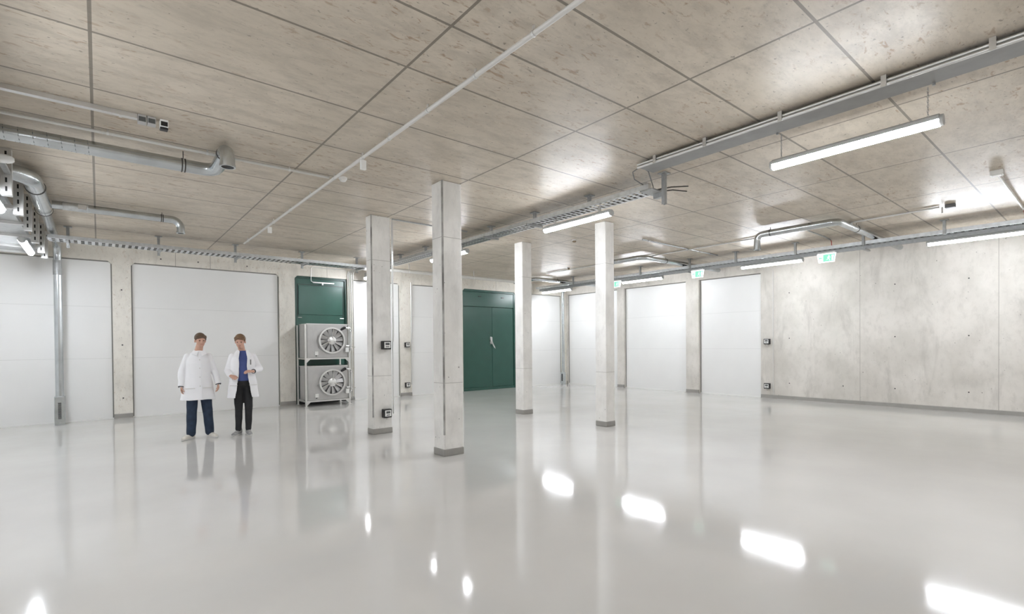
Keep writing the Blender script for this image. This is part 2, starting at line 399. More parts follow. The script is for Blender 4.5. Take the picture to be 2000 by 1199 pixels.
# ------------------------------------------------------------------ green doors
def green_single():
    x0, x1, y = 4.04, 5.46, WY + .07
    d = B(x0, x1, y + .02, y + .12, 0, DT - .002).build('door_1', 'green'); struct(d, 'green metal door behind the two stacked fan units')
    W[d.name] = Vector()
    f = MB(); f.box(x0, x0 + .05, y - .03, y + .02, 0, DT - .003); f.box(x1 - .05, x1, y - .03, y + .02, 0, DT - .003); f.box(x0 + .05, x1 - .05, y - .03, y + .02, DT - .06, DT - .003)
    f.build('door_frame', 'greend', d)
    B(x0 + .11, x1 - .11, y - .002, y + .02, 2.42, 3.20).build('door_panel', 'green', d, bevel=.008)
    g = MB(); g.box(x0 + .085, x0 + .097, y + .012, y + .021, 2.36, 3.24); g.box(x1 - .097, x1 - .085, y + .012, y + .021, 2.36, 3.24); g.box(x0 + .097, x1 - .097, y + .012, y + .021, 3.228, 3.24)
    g.build('panel_gap', 'dark', d)
    for x in (x0 + .14, x1 - .14): MB().cyl((x - .05, y - .012, 2.335), (x + .05, y - .012, 2.335), .012, 10).build('hinge', 'alu', d, smooth=True)
    B(x0 + .05, x1 - .05, y - .02, y + .02, 0.0, .16).build('foot_gap_strip', 'black', d)  # black strip drawn as the gap at the foot of the door
    c = MB(); c.box(4.52, 5.10, y - .055, y - .02, 3.285, 3.315); c.box(4.76, 4.80, y - .06, y - .01, 3.24, 3.30)
    c.build('closer_bar', 'alu', d)
green_single()
def green_double():
    x0, x1, y = 9.39, 11.69, WY + .06; xm = 10.66
    d = B(x0, x1, y + .03, y + .13, 0, DT - .002).build('door_2', 'greend'); struct(d, 'green metal double door with a chrome lever handle')
    f = MB(); f.box(x0, x0 + .06, y - .03, y + .03, 0, DT - .003); f.box(x1 - .06, x1, y - .03, y + .03, 0, DT - .003); f.box(x0 + .06, x1 - .06, y - .03, y + .03, DT - .07, DT - .003)
    f.build('door_frame', 'green', d)
    B(x0 + .065, x1 - .065, y - .012, y + .03, 2.88, DT - .075).build('transom_panel', 'green', d, bevel=.006)
    B(x0 + .065, xm - .004, y, y + .03, .09, 2.865).build('door_leaf', 'green', d, bevel=.006)
    B(xm + .004, x1 - .065, y, y + .03, .09, 2.865).build('door_leaf', 'green', d, bevel=.006)
    B(x0 + .06, x1 - .06, y - .02, y + .03, 0, .085).build('threshold', 'green', d, bevel=.006)
    for x in (10.12, 11.12): B(x - .06, x + .06, y - .03, y - .01, 3.21, 3.235).build('latch', 'black', d)
    h = MB(); hx, hy, hz = 10.58, y - .005, 1.70
    h.cyl((hx, hy, hz), (hx, hy - .05, hz), .028, 14); h.box(hx - .02, hx + .05, hy - .008, hy, hz - .12, hz + .14)
    h.tube([(hx + .03, hy - .05, hz + .13), (hx + .03, hy - .055, hz), (hx + .08, hy - .06, hz - .13), (hx + .15, hy - .06, hz - .24)], .011, 8)
    h.tube([(hx, hy - .045, hz), (hx + .03, hy - .06, hz - .10), (hx + .09, hy - .06, hz - .20), (hx + .17, hy - .05, hz - .27)], .011, 8)
    h.build('door_handle', 'chrome', d, smooth=True)
green_double()

# ------------------------------------------------------------------ lamps
LG = 'long white batten lamps'
def make_lamp(label):
    t = local_thing('batten_lamp', label, 'lamp', (0, 0, 0), LG)
    MB().tube([(0, -.70, 0), (0, .70, 0)], .046, 20).build('diffuser', 'lamp', t, smooth=True)
    MB().prism([(-.058, .004), (.058, .004), (.056, .034), (.026, .056), (-.026, .056), (-.056, .034)], 1, -.70, .70).build('housing', 'lampbody', t)
    for s in (-1, 1): MB().cyl((0, s * .70, .004), (0, s * .725, .004), .0475, 20).build('end_cap', 'lampbody', t, smooth=True)
    return t
LX, RX, RZ = 5.85, 12.55, 3.449
lamp0 = make_lamp('batten lamp under the middle tray, brightest one in front of the rightmost column')
lamp0.location = (LX, 5.49, 3.475)
dup(lamp0, (LX, 9.23, 3.475), 'batten lamp under the middle tray, its bright end beside the nearest column')
dup(lamp0, (LX, 12.9, 3.475), 'batten lamp at the far end of the middle tray, behind the column with controllers')
dup(lamp0, (RX, 1.70, RZ), 'batten lamp under the right tray, cut by the right picture edge')
dup(lamp0, (RX, 5.38, RZ), 'batten lamp under the right tray, left of the nearest exit sign')
dup(lamp0, (RX, 9.10, RZ), 'batten lamp under the right tray, left of the middle exit sign')
dup(lamp0, (RX, 12.72, RZ), 'farthest batten lamp of the right tray, above the corner panel')
dup(lamp0, (-.945, 12.08, 3.315), 'batten lamp under the slotted posts at the left picture edge')
# the same rows run on behind and beside the camera
HID = [(-.945, 8.35, 3.315), (-.945, 4.62, 3.315), (-.945, .89, 3.315), (5.52, -2.05, 3.41), (RX, -2.0, RZ)]
for i, p in enumerate(HID):
    dup(lamp0, p, 'batten lamp just entering the picture at the left edge below the tray rack' if i == 0 else 'batten lamp of a row that runs on outside the picture')
hl = local_thing('hanging_batten_lamp', 'big bright batten lamp hanging on two chains below the ceiling channel', 'lamp', (5.53, 1.66, 3.41), LG)
MB().tube([(0, -.68, 0), (0, .68, 0)], .046, 20).build('diffuser', 'lamp', hl, smooth=True)
MB().prism([(-.058, .004), (.058, .004), (.056, .034), (.026, .056), (-.026, .056), (-.056, .034)], 1, -.68, .68).build('housing', 'lampbody', hl)
for s in (-1, 1):
    MB().cyl((0, s * .68, .004), (0, s * .705, .004), .0475, 20).build('end_cap', 'lampbody', hl, smooth=True)
    ch = MB(); z = .056; k = 0; yy = s * .60
    while z < .300:
        pts = []
        for a in range(9):
            q = 2 * PI * a / 8; ex = .006 * math.cos(q); ez = .013 * math.sin(q)
            pts.append((ex if k % 2 else 0, yy + (0 if k % 2 else ex), z + .013 + ez))
        ch.tube(pts, .002, 5); z += .021; k += 1
    c_ = ch.build('chain', 'galvd', hl, smooth=True)

# ------------------------------------------------------------------ cable trays
def tray_mesh(axis, c, s0, s1, width, z, h=.07, pitch=.10, slot=.5):
    """perforated tray: slotted bottom and two upstanding sides as one connected sheet"""
    mb = MB(); n = int((s1 - s0) / pitch); us = [s0]
    for i in range(n): us += [s0 + i * pitch + pitch * (1 - slot), s0 + (i + 1) * pitch]
    prof = [(-width / 2, z + h), (-width / 2, z), (-width / 2 + .035, z), (-.012, z), (.012, z), (width / 2 - .035, z), (width / 2, z), (width / 2, z + h)]
    vs = []
    for u in us:
        for (q, zz) in prof: vs.append((u, c + q, zz) if axis == 0 else (c + q, u, zz))
    fs = []; P = len(prof)
    for i in range(len(us) - 1):
        for j in range(P - 1):
            if j in (2, 4) and i % 2 == 1: continue
            fs.append((i * P + j, i * P + j + 1, (i + 1) * P + j + 1, (i + 1) * P + j))
    mb.add(vs, fs); return mb
def post(parent, x, y, z0, s=.045, plate=True, arm=None):
    p = MB(); p.box(x - s / 2, x + s / 2, y - s / 2, y - s / 2 + .006, z0, ZT); p.box(x - s / 2, x - s / 2 + .006, y - s / 2 + .006, y + s / 2, z0, ZT); p.box(x + s / 2 - .006, x + s / 2, y - s / 2 + .006, y + s / 2, z0, ZT)
    o = p.build('hanger_post', 'galvd', parent)
    B(x - .06, x + .06, y - .06, y + .06, ZT - .012, ZT).build('mounting_plate', 'galvd', o)
    if arm: B(*arm).build('support_arm', 'galvd', o)
    return o
# left (back-wall) tray
t = thing('cable_tray', 'perforated cable tray running along the back wall above the people', 'cable tray', (0, 12.25, 3.5))
o = tray_mesh(0, 12.30, -.68, 5.68, .40, 3.522, .065).build('tray_body', 'galv', t, fix=False); sm = o.modifiers.new('s', 'SOLIDIFY'); sm.thickness = .003
for x in (-.42, .97, 2.37, 3.80, 5.16): post(t, x, 12.53, 3.43, arm=(x - .02, x + .02, 12.08, 12.507, 3.485, 3.519))
# middle tray
t = thing('cable_tray', 'perforated cable tray over the middle of the hall with bright lamps below it', 'cable tray', (LX, 8, 3.56))
o = tray_mesh(1, LX, 4.02, 12.07, .30, 3.62, .06).build('tray_body', 'galv', t, fix=False); sm = o.modifiers.new('s', 'SOLIDIFY'); sm.thickness = .003
for i, y in enumerate((5.2, 6.45, 7.7, 8.95, 10.2, 11.45)): post(t, LX, y, 3.63)
B(LX - .02, LX + .02, 12.0, 13.62, 3.532, 3.617).build('lamp_rail', 'galvd', t)
for y in (5.0, 5.95, 8.75, 9.7): B(LX - .02, LX + .02, y - .015, y + .015, 3.532, 3.617).build('lamp_clip', 'alu', t)
for y in (6.45, 7.7, 8.95): B(LX - .19, LX + .17, y - .02, y + .02, 3.585, 3.617).build('support_arm', 'galvd', t)
post(t, 5.88, 3.90, 3.41, .05)
# right tray
t = thing('cable_tray', 'perforated cable tray along the right wall carrying the exit signs', 'cable tray', (12.5, 6, 3.53))
o = tray_mesh(1, 12.50, YF + .2, 13.6, .30, 3.58, .07).build('tray_body', 'galv', t, fix=False); sm = o.modifiers.new('s', 'SOLIDIFY'); sm.thickness = .003
for y in (-1.7, -.4, .85, 2.12, 3.42, 4.74, 6.13, 7.40, 9.0, 10.4, 11.7): post(t, 12.325, y, 3.56)
B(RX - .025, RX + .025, YF + .2, 13.6, 3.506, 3.577).build('lamp_rail', 'galvd', t)
for y in (3.42, 7.5): B(12.36, 12.70, y - .025, y + .025, 3.47, 3.5055).build('support_arm', 'galvd', t)
for (pts, lb) in (([(-.70, 12.21, 3.557), (5.6, 12.21, 3.557)], 'dark cable added to darken the slots of the back wall tray, nearer side'), ([(-.70, 12.36, 3.557), (5.6, 12.36, 3.557)], 'dark cable added to darken the slots of the back wall tray, wall side'),
                  ([(LX - .07, 4.3, 3.653), (LX - .07, 12.0, 3.653)], 'dark cable added to darken the slots on the left side of the middle tray'), ([(LX + .07, 5.3, 3.653), (LX + .07, 12.0, 3.653)], 'dark cable added to darken the slots on the right side of the middle tray'),
                  ([(12.43, YF + .3, 3.613), (12.43, 13.5, 3.613)], 'dark cable added to darken the slots of the right tray, hall side'), ([(12.57, YF + .3, 3.613), (12.57, 13.5, 3.613)], 'dark cable added to darken the slots of the right tray, wall side')):
    tag(MB().tube(pts, .028, 8).build('cable', 'cable', smooth=True), lb, 'cable', 'dark cables added behind the tray slots')  # added dark strands stand in for the shade behind the tray slots
# left edge: slotted posts with arms and two sheets
t = thing('cable_tray', 'galvanised tray rack on slotted posts at the left picture edge', 'cable tray', (-.74, 9, 3.2))
for y in (8.10, 9.20, 10.31, 11.42, 12.55, 13.30):
    p = MB(); x0, x1 = -.835, -.742; p.box(x0, x1, y - .05, y + .05, 3.30, ZT)
    z = 3.34
    while z < 3.75: p.box(x0 + .038, x0 + .056, y - .0515, y - .0495, z, z + .055, 1); z += .10
    p.build('slotted_post', ['alu', 'black'], t)
    B(-1.50, -.836, y - .03, y + .03, 3.375, 3.417).build('support_arm', 'alu', t)
B(-1.48, -.88, 3.0, 13.5, 3.418, 3.424).build('tray_sheet', 'galv', t)
m_ = MB(); m_.box(-.886, -.88, 3.0, 13.5, 3.424, 3.488); m_.build('tray_side', 'galv', t)
B(-1.49, -1.484, 3.0, 13.5, 3.418, 3.488).build('tray_side', 'galv', t)

# ceiling channel above the hanging lamp
t = thing('cable_channel', 'long galvanised cable channel clipped to the ceiling above the hanging lamp', 'cable channel', (5.4, 1, 3.78))
B(5.27, 5.54, YF + .2, 3.84, 3.745, 3.765).build('channel_floor', 'channel', t)
B(5.27, 5.275, YF + .2, 3.84, 3.765, 3.80).build('channel_side', 'galvd', t); B(5.535, 5.54, YF + .2, 3.84, 3.765, 3.80).build('channel_side', 'galvd', t)
for k in (0, 1): MB().cyl((5.245 + k * .004, YF + .2, 3.752 + k * .034), (5.245 + k * .004, 3.86, 3.752 + k * .034), .0155, 12).build('conduit', 'alu', t, smooth=True)
for y in (-1.5, -.5, .3, .62, 1.3, 2.15, 2.95, 3.6):
    b = MB(); b.box(5.222, 5.228, y - .02, y + .02, 3.73, ZT); b.box(5.228, 5.27, y - .02, y + .02, 3.81, ZT); b.build('clip', 'alu', t)
for y in (.4, 1.7, 3.0): B(5.30, 5.34, y - .015, y + .015, 3.765, ZT).build('spacer', 'galvd', t)
for y in (1.02, 2.30): MB().cyl((5.53, y, 3.745), (5.53, y, 3.725), .012, 8).build('hook', 'galvd', t)

# junction box and loose cables at the end of the middle tray
jb = thing('junction_box', 'small grey junction box at the near end of the middle tray', 'junction box', (5.80, 4.12, 3.65))
B(5.735, 5.835, 4.08, 4.18, 3.624, 3.73).build('box', 'unit', jb, bevel=.006)
B(5.74, 5.83, 4.07, 4.0799, 3.632, 3.722).build('lid', 'alu', jb)
tag(MB().tube([(5.30, 3.86, 3.775), (5.33, 4.0, 3.75), (5.5, 4.10, 3.72), (5.728, 4.13, 3.70)], .007, 6).build('cable', 'cable', smooth=True), 'grey cable dropping from the ceiling channel into the junction box', 'cable')
tag(MB().tube([(5.36, 3.86, 3.775), (5.50, 3.88, 3.765), (5.70, 3.97, 3.69), (5.86, 4.05, 3.655), (5.885, 4.3, 3.632), (5.885, 5.1, 3.632)], .008, 6).build('cable', 'cable', smooth=True), 'grey cable curving from the ceiling channel down into the middle tray', 'cable')
tag(MB().tube([(5.86, 4.9, 3.632), (5.862, 4.05, 3.632), (5.95, 3.84, 3.64), (6.14, 3.70, 3.655)], .008, 6).build('cable', 'cabled', smooth=True), 'dark cable sticking out of the middle tray end, bent upward', 'cable')
tag(MB().tube([(5.945, 4.9, 3.632), (5.945, 4.1, 3.632), (6.02, 3.86, 3.62), (6.14, 3.72, 3.59)], .008, 6).build('cable', 'cabled', smooth=True), 'dark cable sticking out of the middle tray end, bent downward', 'cable')
br = MB(); br.box(5.70, 6.02, 3.96, 4.16, 3.600, 3.616); br.box(5.92, 6.0, 3.97, 4.10, 3.54, 3.60)
tag(br.build('end_bracket', 'galvd'), 'grey bracket plate under the near end of the middle tray', 'bracket')

# ------------------------------------------------------------------ exit signs (face to -x)
def exit_sign(loc, label, first=[None]):
    if first[0]: return dup(first[0], loc, label)
    t = local_thing('exit_sign', label, 'sign', loc, 'green exit signs'); first[0] = t
    t.rotation_euler = (0, 0, -PI / 2)
    MB().prism([(-.19, .20), (.19, .20), (.155, 0), (-.155, 0)], 1, -.012, .012).build('sign_plate', 'signlit', t)
    MB().prism([(-.06, .175), (.168, .175), (.145, .022), (-.06, .022)], 1, -.0145, -.012).build('green_field', 'signgreen', t)
    g = MB(); y0, y1 = -.0165, -.0145          # running figure and doorway
    g.prism([(.105, .155), (.150, .155), (.135, .035), (.105, .035)], 1, y0, y1)
    g.tube([(.055, y0 + .001, .143)] * 1 + [(.055, y0 - .0005, .143)], .0115, 12)
    g.prism([(.040, .128), (.062, .128), (.055, .085), (.032, .085)], 1, y0, y1)
    g.prism([(.060, .126), (.085, .108), (.080, .100), (.058, .115)], 1, y0, y1)
    g.prism([(.042, .126), (.018, .105), (.024, .098), (.046, .114)], 1, y0, y1)
    g.prism([(.045, .088), (.056, .086), (.074, .062), (.070, .038), (.060, .038), (.062, .060)], 1, y0, y1)
    g.prism([(.033, .090), (.044, .086), (.032, .062), (.004, .056), (.004, .064), (.024, .070)], 1, y0, y1)
    g.build('pictogram', 'signlit', t)
    a = MB(); a.prism([(-.15, .105), (-.118, .135), (-.118, .115), (-.075, .115), (-.075, .095), (-.118, .095), (-.118, .075)], 1, y0 + .003, y1 + .003)
    a.build('arrow', 'signgreen', t)
    B(-.17, .17, -.03, .03, .20, .225).build('housing', 'alu', t)
    return t
exit_sign((12.43, 4.14, 3.305), 'green exit sign above the bare concrete right wall, nearest of the three')
exit_sign((12.43, 7.23, 3.305), 'green exit sign under the right tray, in front of the pier between two white panels')
exit_sign((12.43, 9.98, 3.305), 'green exit sign half hidden by the rightmost column')

# ------------------------------------------------------------------ controllers
def controller(loc, label, rz=0, first=[None]):
    if first[0]: return dup(first[0], loc, label, rz)
    t = local_thing('wall_controller', label, 'controller', loc, 'black wall controllers', rz); first[0] = t
    B(-.075, .075, -.10, 0, -.075, .075).build('housing', 'black', t, bevel=.008)
    B(-.055, .058, -.104, -.099, -.05, .055).build('faceplate', 'white', t)
    B(-.035, .040, -.1065, -.103, .0, .04).build('display', 'display', t)
    B(-.03, .035, -.1065, -.103, -.035, -.02).build('button_row', 'display', t)
    MB().cyl((.0, -.05, -.075), (.0, -.05, -.115), .018, 12).build('cable_gland', 'offwhite', t, smooth=True)
    return t
controller((3.905, 8.28, 1.56), 'upper black controller on the column with a conduit')
controller((3.905, 8.28, .36), 'lower black controller on the column with a conduit')
controller((7.30, WY, 1.58), 'upper black controller on the back wall pier')
controller((7.30, WY, .35), 'lower black controller on the back wall pier')
controller((WX, 6.22, 1.58), 'upper black controller on the concrete right wall', -PI / 2)
controller((WX, 6.22, .35), 'lower black controller on the concrete right wall', -PI / 2)

def pipe(name, pts, r, mat, label, cat, clips=(), clipdir=None, group=None, n=10):
    if not clips:
        return tag(MB().tube(pts, r, n).build(name, mat, smooth=True), label, cat, group)
    t = thing(name, label, cat, pts[0], group)
    MB().tube(pts, r, n).build('pipe', mat, t, smooth=True)
    for c in clips:
        c = Vector(c); a = Vector(clipdir[0]); u = Vector(clipdir[1])
        b = MB(); b.ring(c, a, r, r + .005, .02, 14); b.bar(c + u * (r + .002), (c[0], c[1], ZT) if u.z else c + u * (r + .016), .02, .012); b.build('clip', 'alu', t)
    return t
# column conduits
pipe('conduit', [(4.048, 8.262, 3.80), (4.048, 8.262, .34)], .011, 'alu', 'steel conduit down the right edge of the column with controllers', 'conduit', [(4.048, 8.262, z) for z in (3.3, 2.4, .9)], ((0, 0, 1), (0, 1, 0)))
pipe('conduit', [(4.085, 8.30, 3.80), (4.085, 8.30, 1.62)], .009, 'alu', 'thin steel conduit beside the one on the column with controllers, ending at the upper controller', 'conduit')
pipe('conduit', [(4.06, 8.27, 3.805), (5.68, 8.27, 3.805)], .014, 'galvd', 'conduit across the ceiling from the column with controllers to the middle tray', 'conduit')
pipe('conduit', [(7.46, WY - .02, 3.50), (7.46, WY - .02, .35)], .012, 'alu', 'steel conduit down the right edge of the back wall pier', 'conduit')
pipe('conduit', [(WX - .02, 6.07, 3.55), (WX - .02, 6.07, .12)], .014, 'offwhite', 'pale conduit down the concrete right wall beside the controllers', 'conduit')
for i, (x, r, lb) in enumerate(((5.475, .011, 'leftmost of the four steel conduits beside the green door'), (5.525, .012, 'second of the four steel conduits from the green door'),
                     (5.575, .011, 'third of the four steel conduits from the green door'), (5.63, .010, 'rightmost of the four steel conduits, next to the white panel'))):
    pipe('conduit', [(x, WY - .025, .06), (x, WY - .025, 3.60), (x, WY - .06, 3.66), (x, 12.6, 3.70), (x, 12.44, 3.66)], r, 'alu', lb, 'conduit', [(x, WY - .025, z) for z in (3.2, 2.2)], ((0, 0, 1), (0, 1, 0)), 'conduits beside the green door')
pipe('conduit', [(5.42, WY - .02, 3.70), (4.50, WY - .02, 3.70), (4.46, WY - .02, 3.67), (4.46, WY - .02, 3.33), (4.50, WY - .02, 3.30), (4.55, WY - .02, 3.30)], .009, 'alu', 'bent steel conduit above the green door leading to its closer', 'conduit')

# ceiling pipe
ys = [-1.6, -.6, .4, 1.15, 1.9, 2.68, 3.4, 4.18, 5.0, 5.7, 6.62, 7.6, 8.6, 9.6, 10.6, 11.6]
pipe('overhead_pipe', [(2.435, YF + .1, 3.77), (2.435, 11.95, 3.77)], .019, 'offwhite', 'long pale pipe clipped along the ceiling towards the back wall', 'pipe', [(2.435, y, 3.77) for y in ys], ((0, 1, 0), (0, 0, 1)), n=14)
for y, lb in ((5.73, 'white sensor box hanging from the long ceiling pipe, nearer one'), (9.95, 'white sensor box hanging from the long ceiling pipe, farther one')):
    tag(B(2.42, 2.485, y - .02, y + .02, 3.64, 3.751).build('sensor_box', 'white', bevel=.004), lb, 'sensor')
sd = thing('smoke_detector', 'white round smoke detector on the ceiling beside the long pale pipe', 'smoke detector', (2.58, 6.70, ZT))
MB().tube([(2.58, 6.70, ZT), (2.58, 6.70, ZT - .02)], .055, 24).build('base_ring', 'white', sd, smooth=True)
MB().tube([(2.58, 6.70, ZT - .02), (2.58, 6.70, ZT - .028), (2.58, 6.70, ZT - .05), (2.58, 6.70, ZT - .055)], [.048, .05, .036, .02], 24).build('sensor_head', 'white', sd, smooth=True)
for (x, y, lb) in ((8.05, 7.6, 'small round detector on the ceiling left of the rightmost column'), (10.8, 10.42, 'small round detector on the ceiling above the far corner')):
    s2 = thing('smoke_detector', lb, 'smoke detector', (x, y, ZT))
    MB().tube([(x, y, ZT), (x, y, ZT - .02)], .055, 20).build('base_ring', 'white', s2, smooth=True)
    MB().tube([(x, y, ZT - .02), (x, y, ZT - .05), (x, y, ZT - .06)], [.046, .036, .02], 20).build('sensor_head', 'bronze', s2, smooth=True)

# left trunking with sockets, and the long conduit next to it
tk = thing('trunking', 'grey trunking on the ceiling at the upper left that ends in two sockets', 'trunking', (-1, 6.14, 3.8))
B(XL, .319, 6.105, 6.165, 3.785, ZT).build('duct_body', 'alu', tk)
B(.18, .20, 6.10, 6.17, 3.78, ZT).build('clip', 'alu', tk)
def socket(x, label, black):
    t = thing('power_socket', label, 'socket', (x, 6.14, ZT), 'sockets at the end of the trunking')
    B(x - .035, x + .035, 6.09, 6.18, 3.755, ZT).build('box', 'unit' if not black else 'white', t, bevel=.004)
    B(x - .028, x + .028, 6.085, 6.092, 3.762, 3.805).build('flap', 'display' if not black else 'black', t)
    if black: B(x - .034, x + .034, 6.10, 6.175, 3.735, 3.7549).build('plug', 'black', t, bevel=.006)
    return t
socket(.357, 'grey ceiling socket at the trunking end, first of the pair', False)
socket(.433, 'grey ceiling socket next to the gap before the black plug', False)
socket(.535, 'ceiling socket with a black plug, beyond the pair of grey ones', True)
pipe('conduit', [(XL + .1, 6.80, 3.795), (2.40, 6.72, 3.795)], .016, 'offwhite', 'long pale conduit across the ceiling above the upper left duct', 'conduit', [(x, 6.80 - (x + 4.9) * .011, 3.795) for x in (-2.4, -1.2, .1, 1.0, 1.9)], ((1, 0, 0), (0, 0, 1)))

# ------------------------------------------------------------------ ducts
def ring_on(t, c, axis, r, name='clamp', mat='cabled', w_=.012):
    return MB().ring(c, axis, r - .002, r + .005, w_, 24).build(name, mat, t)
def open_end(t, c, axis, r):
    MB().ring(c, axis, r - .012, r + .006, .03, 24).build('collar', 'duct', t, smooth=True)
    c = Vector(c); a = Vector(axis); MB().cyl(c + a * .0001, c + a * .004, r - .011, 20).build('opening', 'dark', t)
d = thing('duct', 'spiral duct at the upper left ending in an elbow that opens downward', 'duct', (0, 6.94, 3.66))
R1 = .074
pts = [(XL + .05, 6.94, 3.665), (.95, 6.94, 3.665)] + [(1.0, 6.935, 3.665), (1.06, 6.91, 3.667), (1.10, 6.86, 3.672), (1.115, 6.78, 3.68)] + [(1.12, 6.60, 3.705), (1.12, 6.44, 3.728), (1.12, 6.36, 3.725), (1.12, 6.295, 3.695), (1.12, 6.265, 3.65), (1.12, 6.255, 3.60), (1.12, 6.255, 3.54)]
MB().tube(pts, R1, 22).build('duct_run', 'duct', d, smooth=True, angle=60)
sp = MB()
for i in range(14):
    x = -1.45 + i * .105
    sp.tube([(x + .035 * a / 10, 6.94 + (R1 + .0005) * math.cos(-PI * .5 + PI * a / 5), 3.665 + (R1 + .0005) * math.sin(-PI * .5 + PI * a / 5)) for a in range(11)], .0028, 4)
sp.build('spiral_seam', 'ductseam', d)
open_end(d, (1.12, 6.255, 3.54), (0, 0, -1), R1)
for x in (.77, .80): ring_on(d, (x, 6.94, 3.665), (1, 0, 0), R1)
MB().cyl((.785, 6.94, 3.665 + R1), (.785, 6.94, ZT), .005, 6).build('hanger_rod', 'cabled', d)
ring_on(d, (1.12, 6.46, 3.725), (0, -1, .14), R1, w_=.008)

md = thing('duct', 'thick duct bending round the left corner and running down to the floor grille', 'duct', (-.65, 13.75, 0))
rm = .098
pts = [(-2.6, 8.42, 3.665), (-.97, 8.42, 3.67)] + arc((-.97, 8.77, 3.675), (0, -1, 0), (1, 0, 0), .35, 15, 90, 7) + [(-.62, 9.6, 3.685), (-.62, 10.6, 3.70)]
MB().tube(pts, rm, 22).build('duct_run', 'duct', md, smooth=True, angle=60)
pts = [(-.62, 10.55, 3.70), (-.62, 10.75, 3.70), (-.63, 13.55, 3.67), (-.63, 13.70, 3.64), (-.63, 13.76, 3.56), (-.63, 13.77, 3.4), (-.63, 13.77, .58)]
MB().tube(pts, [rm, .066, .066, .066, .066, .066, .066], 20).build('down_pipe', 'duct', md, smooth=True, angle=60)
for y in (9.1, 10.48): ring_on(md, (-.62, y, 3.682), (0, 1, 0), rm + .005, w_=.014)
MB().cyl((-.63, 13.77, 3.05), (-.63, 13.77, 3.35), .071, 20).build('sleeve', 'galvd', md, smooth=True)
B(-.715, -.545, 13.69, 13.86, .0, .58).build('floor_box', 'duct', md, bevel=.01)
B(-.655, -.605, 13.685, 13.69, .12, .45).build('grille', 'dark', md)
g = MB(); 
for i in range(14): g.box(-.656, -.604, 13.680, 13.686, .13 + i * .023, .138 + i * .023)
g.build('grille_slats', 'duct', md)
d = thing('duct', 'slim duct branching off the thick left duct and ending in a downward elbow', 'duct', (.3, 10.3, 3.735))
r2 = .06
pts = [(-.521, 10.3, 3.735), (.95, 10.3, 3.735)] + arc((.98, 10.3, 3.60), (0, 0, 1), (1, 0, 0), .135, 8, 90, 7) + [(1.115, 10.3, 3.53)]
MB().tube(pts, r2, 20).build('duct_run', 'duct', d, smooth=True, angle=60)
open_end(d, (1.115, 10.3, 3.53), (0, 0, -1), r2)
B(-.22, -.12, 10.22, 10.245, 3.70, 3.77).build('damper_plate', 'alu', d)
MB().cyl((-.40, 10.3, 3.735), (-.10, 10.3, 3.735), r2 + .004, 20).build('damper_sleeve', 'galv', d, smooth=True)
for x in (.84, .865): ring_on(d, (x, 10.3, 3.735), (1, 0, 0), r2)
MB().cyl((.85, 10.3, 3.735 + r2), (.85, 10.3, ZT), .005, 6).build('hanger_rod', 'cabled', d)

def corner_duct(x, y0, y1, xe, z, r, label, drop=None):
    """along +x from the right wall at y0, elbow, along +y to y1, elbow down"""
    t = thing('duct', label, 'duct', (x, y0, z))
    q = .16
    pts = [(xe, y0, z), (x + q, y0, z)] + arc((x + q, y0 + q, z), (0, -1, 0), (-1, 0, 0), q, 10, 90, 7)
    if drop: pts += [(x, y1 - .14, z)] + arc((x, y1 - .14, z - .12), (0, 0, 1), (0, 1, 0), .12, 8, 90, 7) + [(x, y1 - .02, z - drop)]
    else: pts += [(x, y1, z)]
    MB().tube(pts, r, 20).build('duct_run', 'duct', t, smooth=True, angle=60)
    if drop: open_end(t, (x, y1 - .02, z - drop), (0, 0, -1), r)
    for p, a in (((x, y1 - .28, z), (0, 1, 0)), ((x + 1.0, y0, z), (1, 0, 0))):
        ring_on(t, p, a, r); MB().cyl((p[0], p[1], z + r), (p[0], p[1], ZT), .005, 6).build('hanger_rod', 'cabled', t)
    return t
corner_duct(10.30, 3.25, 4.70, WX, 3.722, .062, 'duct under the ceiling at right with one end opening downward', .29)
corner_duct(10.57, 7.64, 9.13, WX, 3.722, .062, 'duct under the ceiling just right of the rightmost column', None)
corner_duct(11.18, 12.30, 13.4, WX, 3.725, .06, 'far duct under the ceiling behind the slim middle column', None)
pipe('overhead_pipe', [(6.15, 12.62, 3.62), (10.9, 12.62, 3.62)], .05, 'offwhite', 'pale round pipe running above the green double door', 'pipe', [(x, 12.62, 3.62) for x in (6.7, 8.9, 10.6)], ((1, 0, 0), (0, 0, 1)), n=16)
vp = thing('vertical_pipe', 'pale vertical pipe standing in the far corner of the hall', 'pipe', (13.86, 13.72, 0))
MB().tube([(13.86, 13.72, .3), (13.86, 13.72, 3.55), (13.84, 13.55, 3.66), (13.8, 13.2, 3.68)], .055, 18).build('pipe', 'duct', vp, smooth=True)
B(13.79, 13.93, 13.65, 13.79, 0, .48).build('floor_box', 'duct', vp, bevel=.008)
B(13.785, 13.79, 13.69, 13.74, .14, .42).build('grille', 'dark', vp)
oc = MB(); pr = []
for i in range(20):
    q = 2 * PI * i / 20; pr.append((7.46 + .062 * math.copysign(abs(math.cos(q)) ** .7, math.cos(q)), 3.545 + .045 * math.copysign(abs(math.sin(q)) ** .7, math.sin(q))))
cy_, cz_ = 7.46, 3.545
oc.loft([[Vector((x, cy_ + (a - cy_) * k, cz_ + (b - cz_) * k)) for a, b in pr] for x, k in ((-1.3, .5), (-1.26, 1), (-.78, 1), (-.72, .93), (-.685, .75), (-.665, .4))])
o = tag(oc.build('plastic_casing', 'white', smooth=True), 'white rounded plastic casing at the left picture edge before the slotted posts', 'casing')
B(-.80, -.75, 7.50, 8.047, 3.53, 3.56).build('bracket', 'galvd', o)

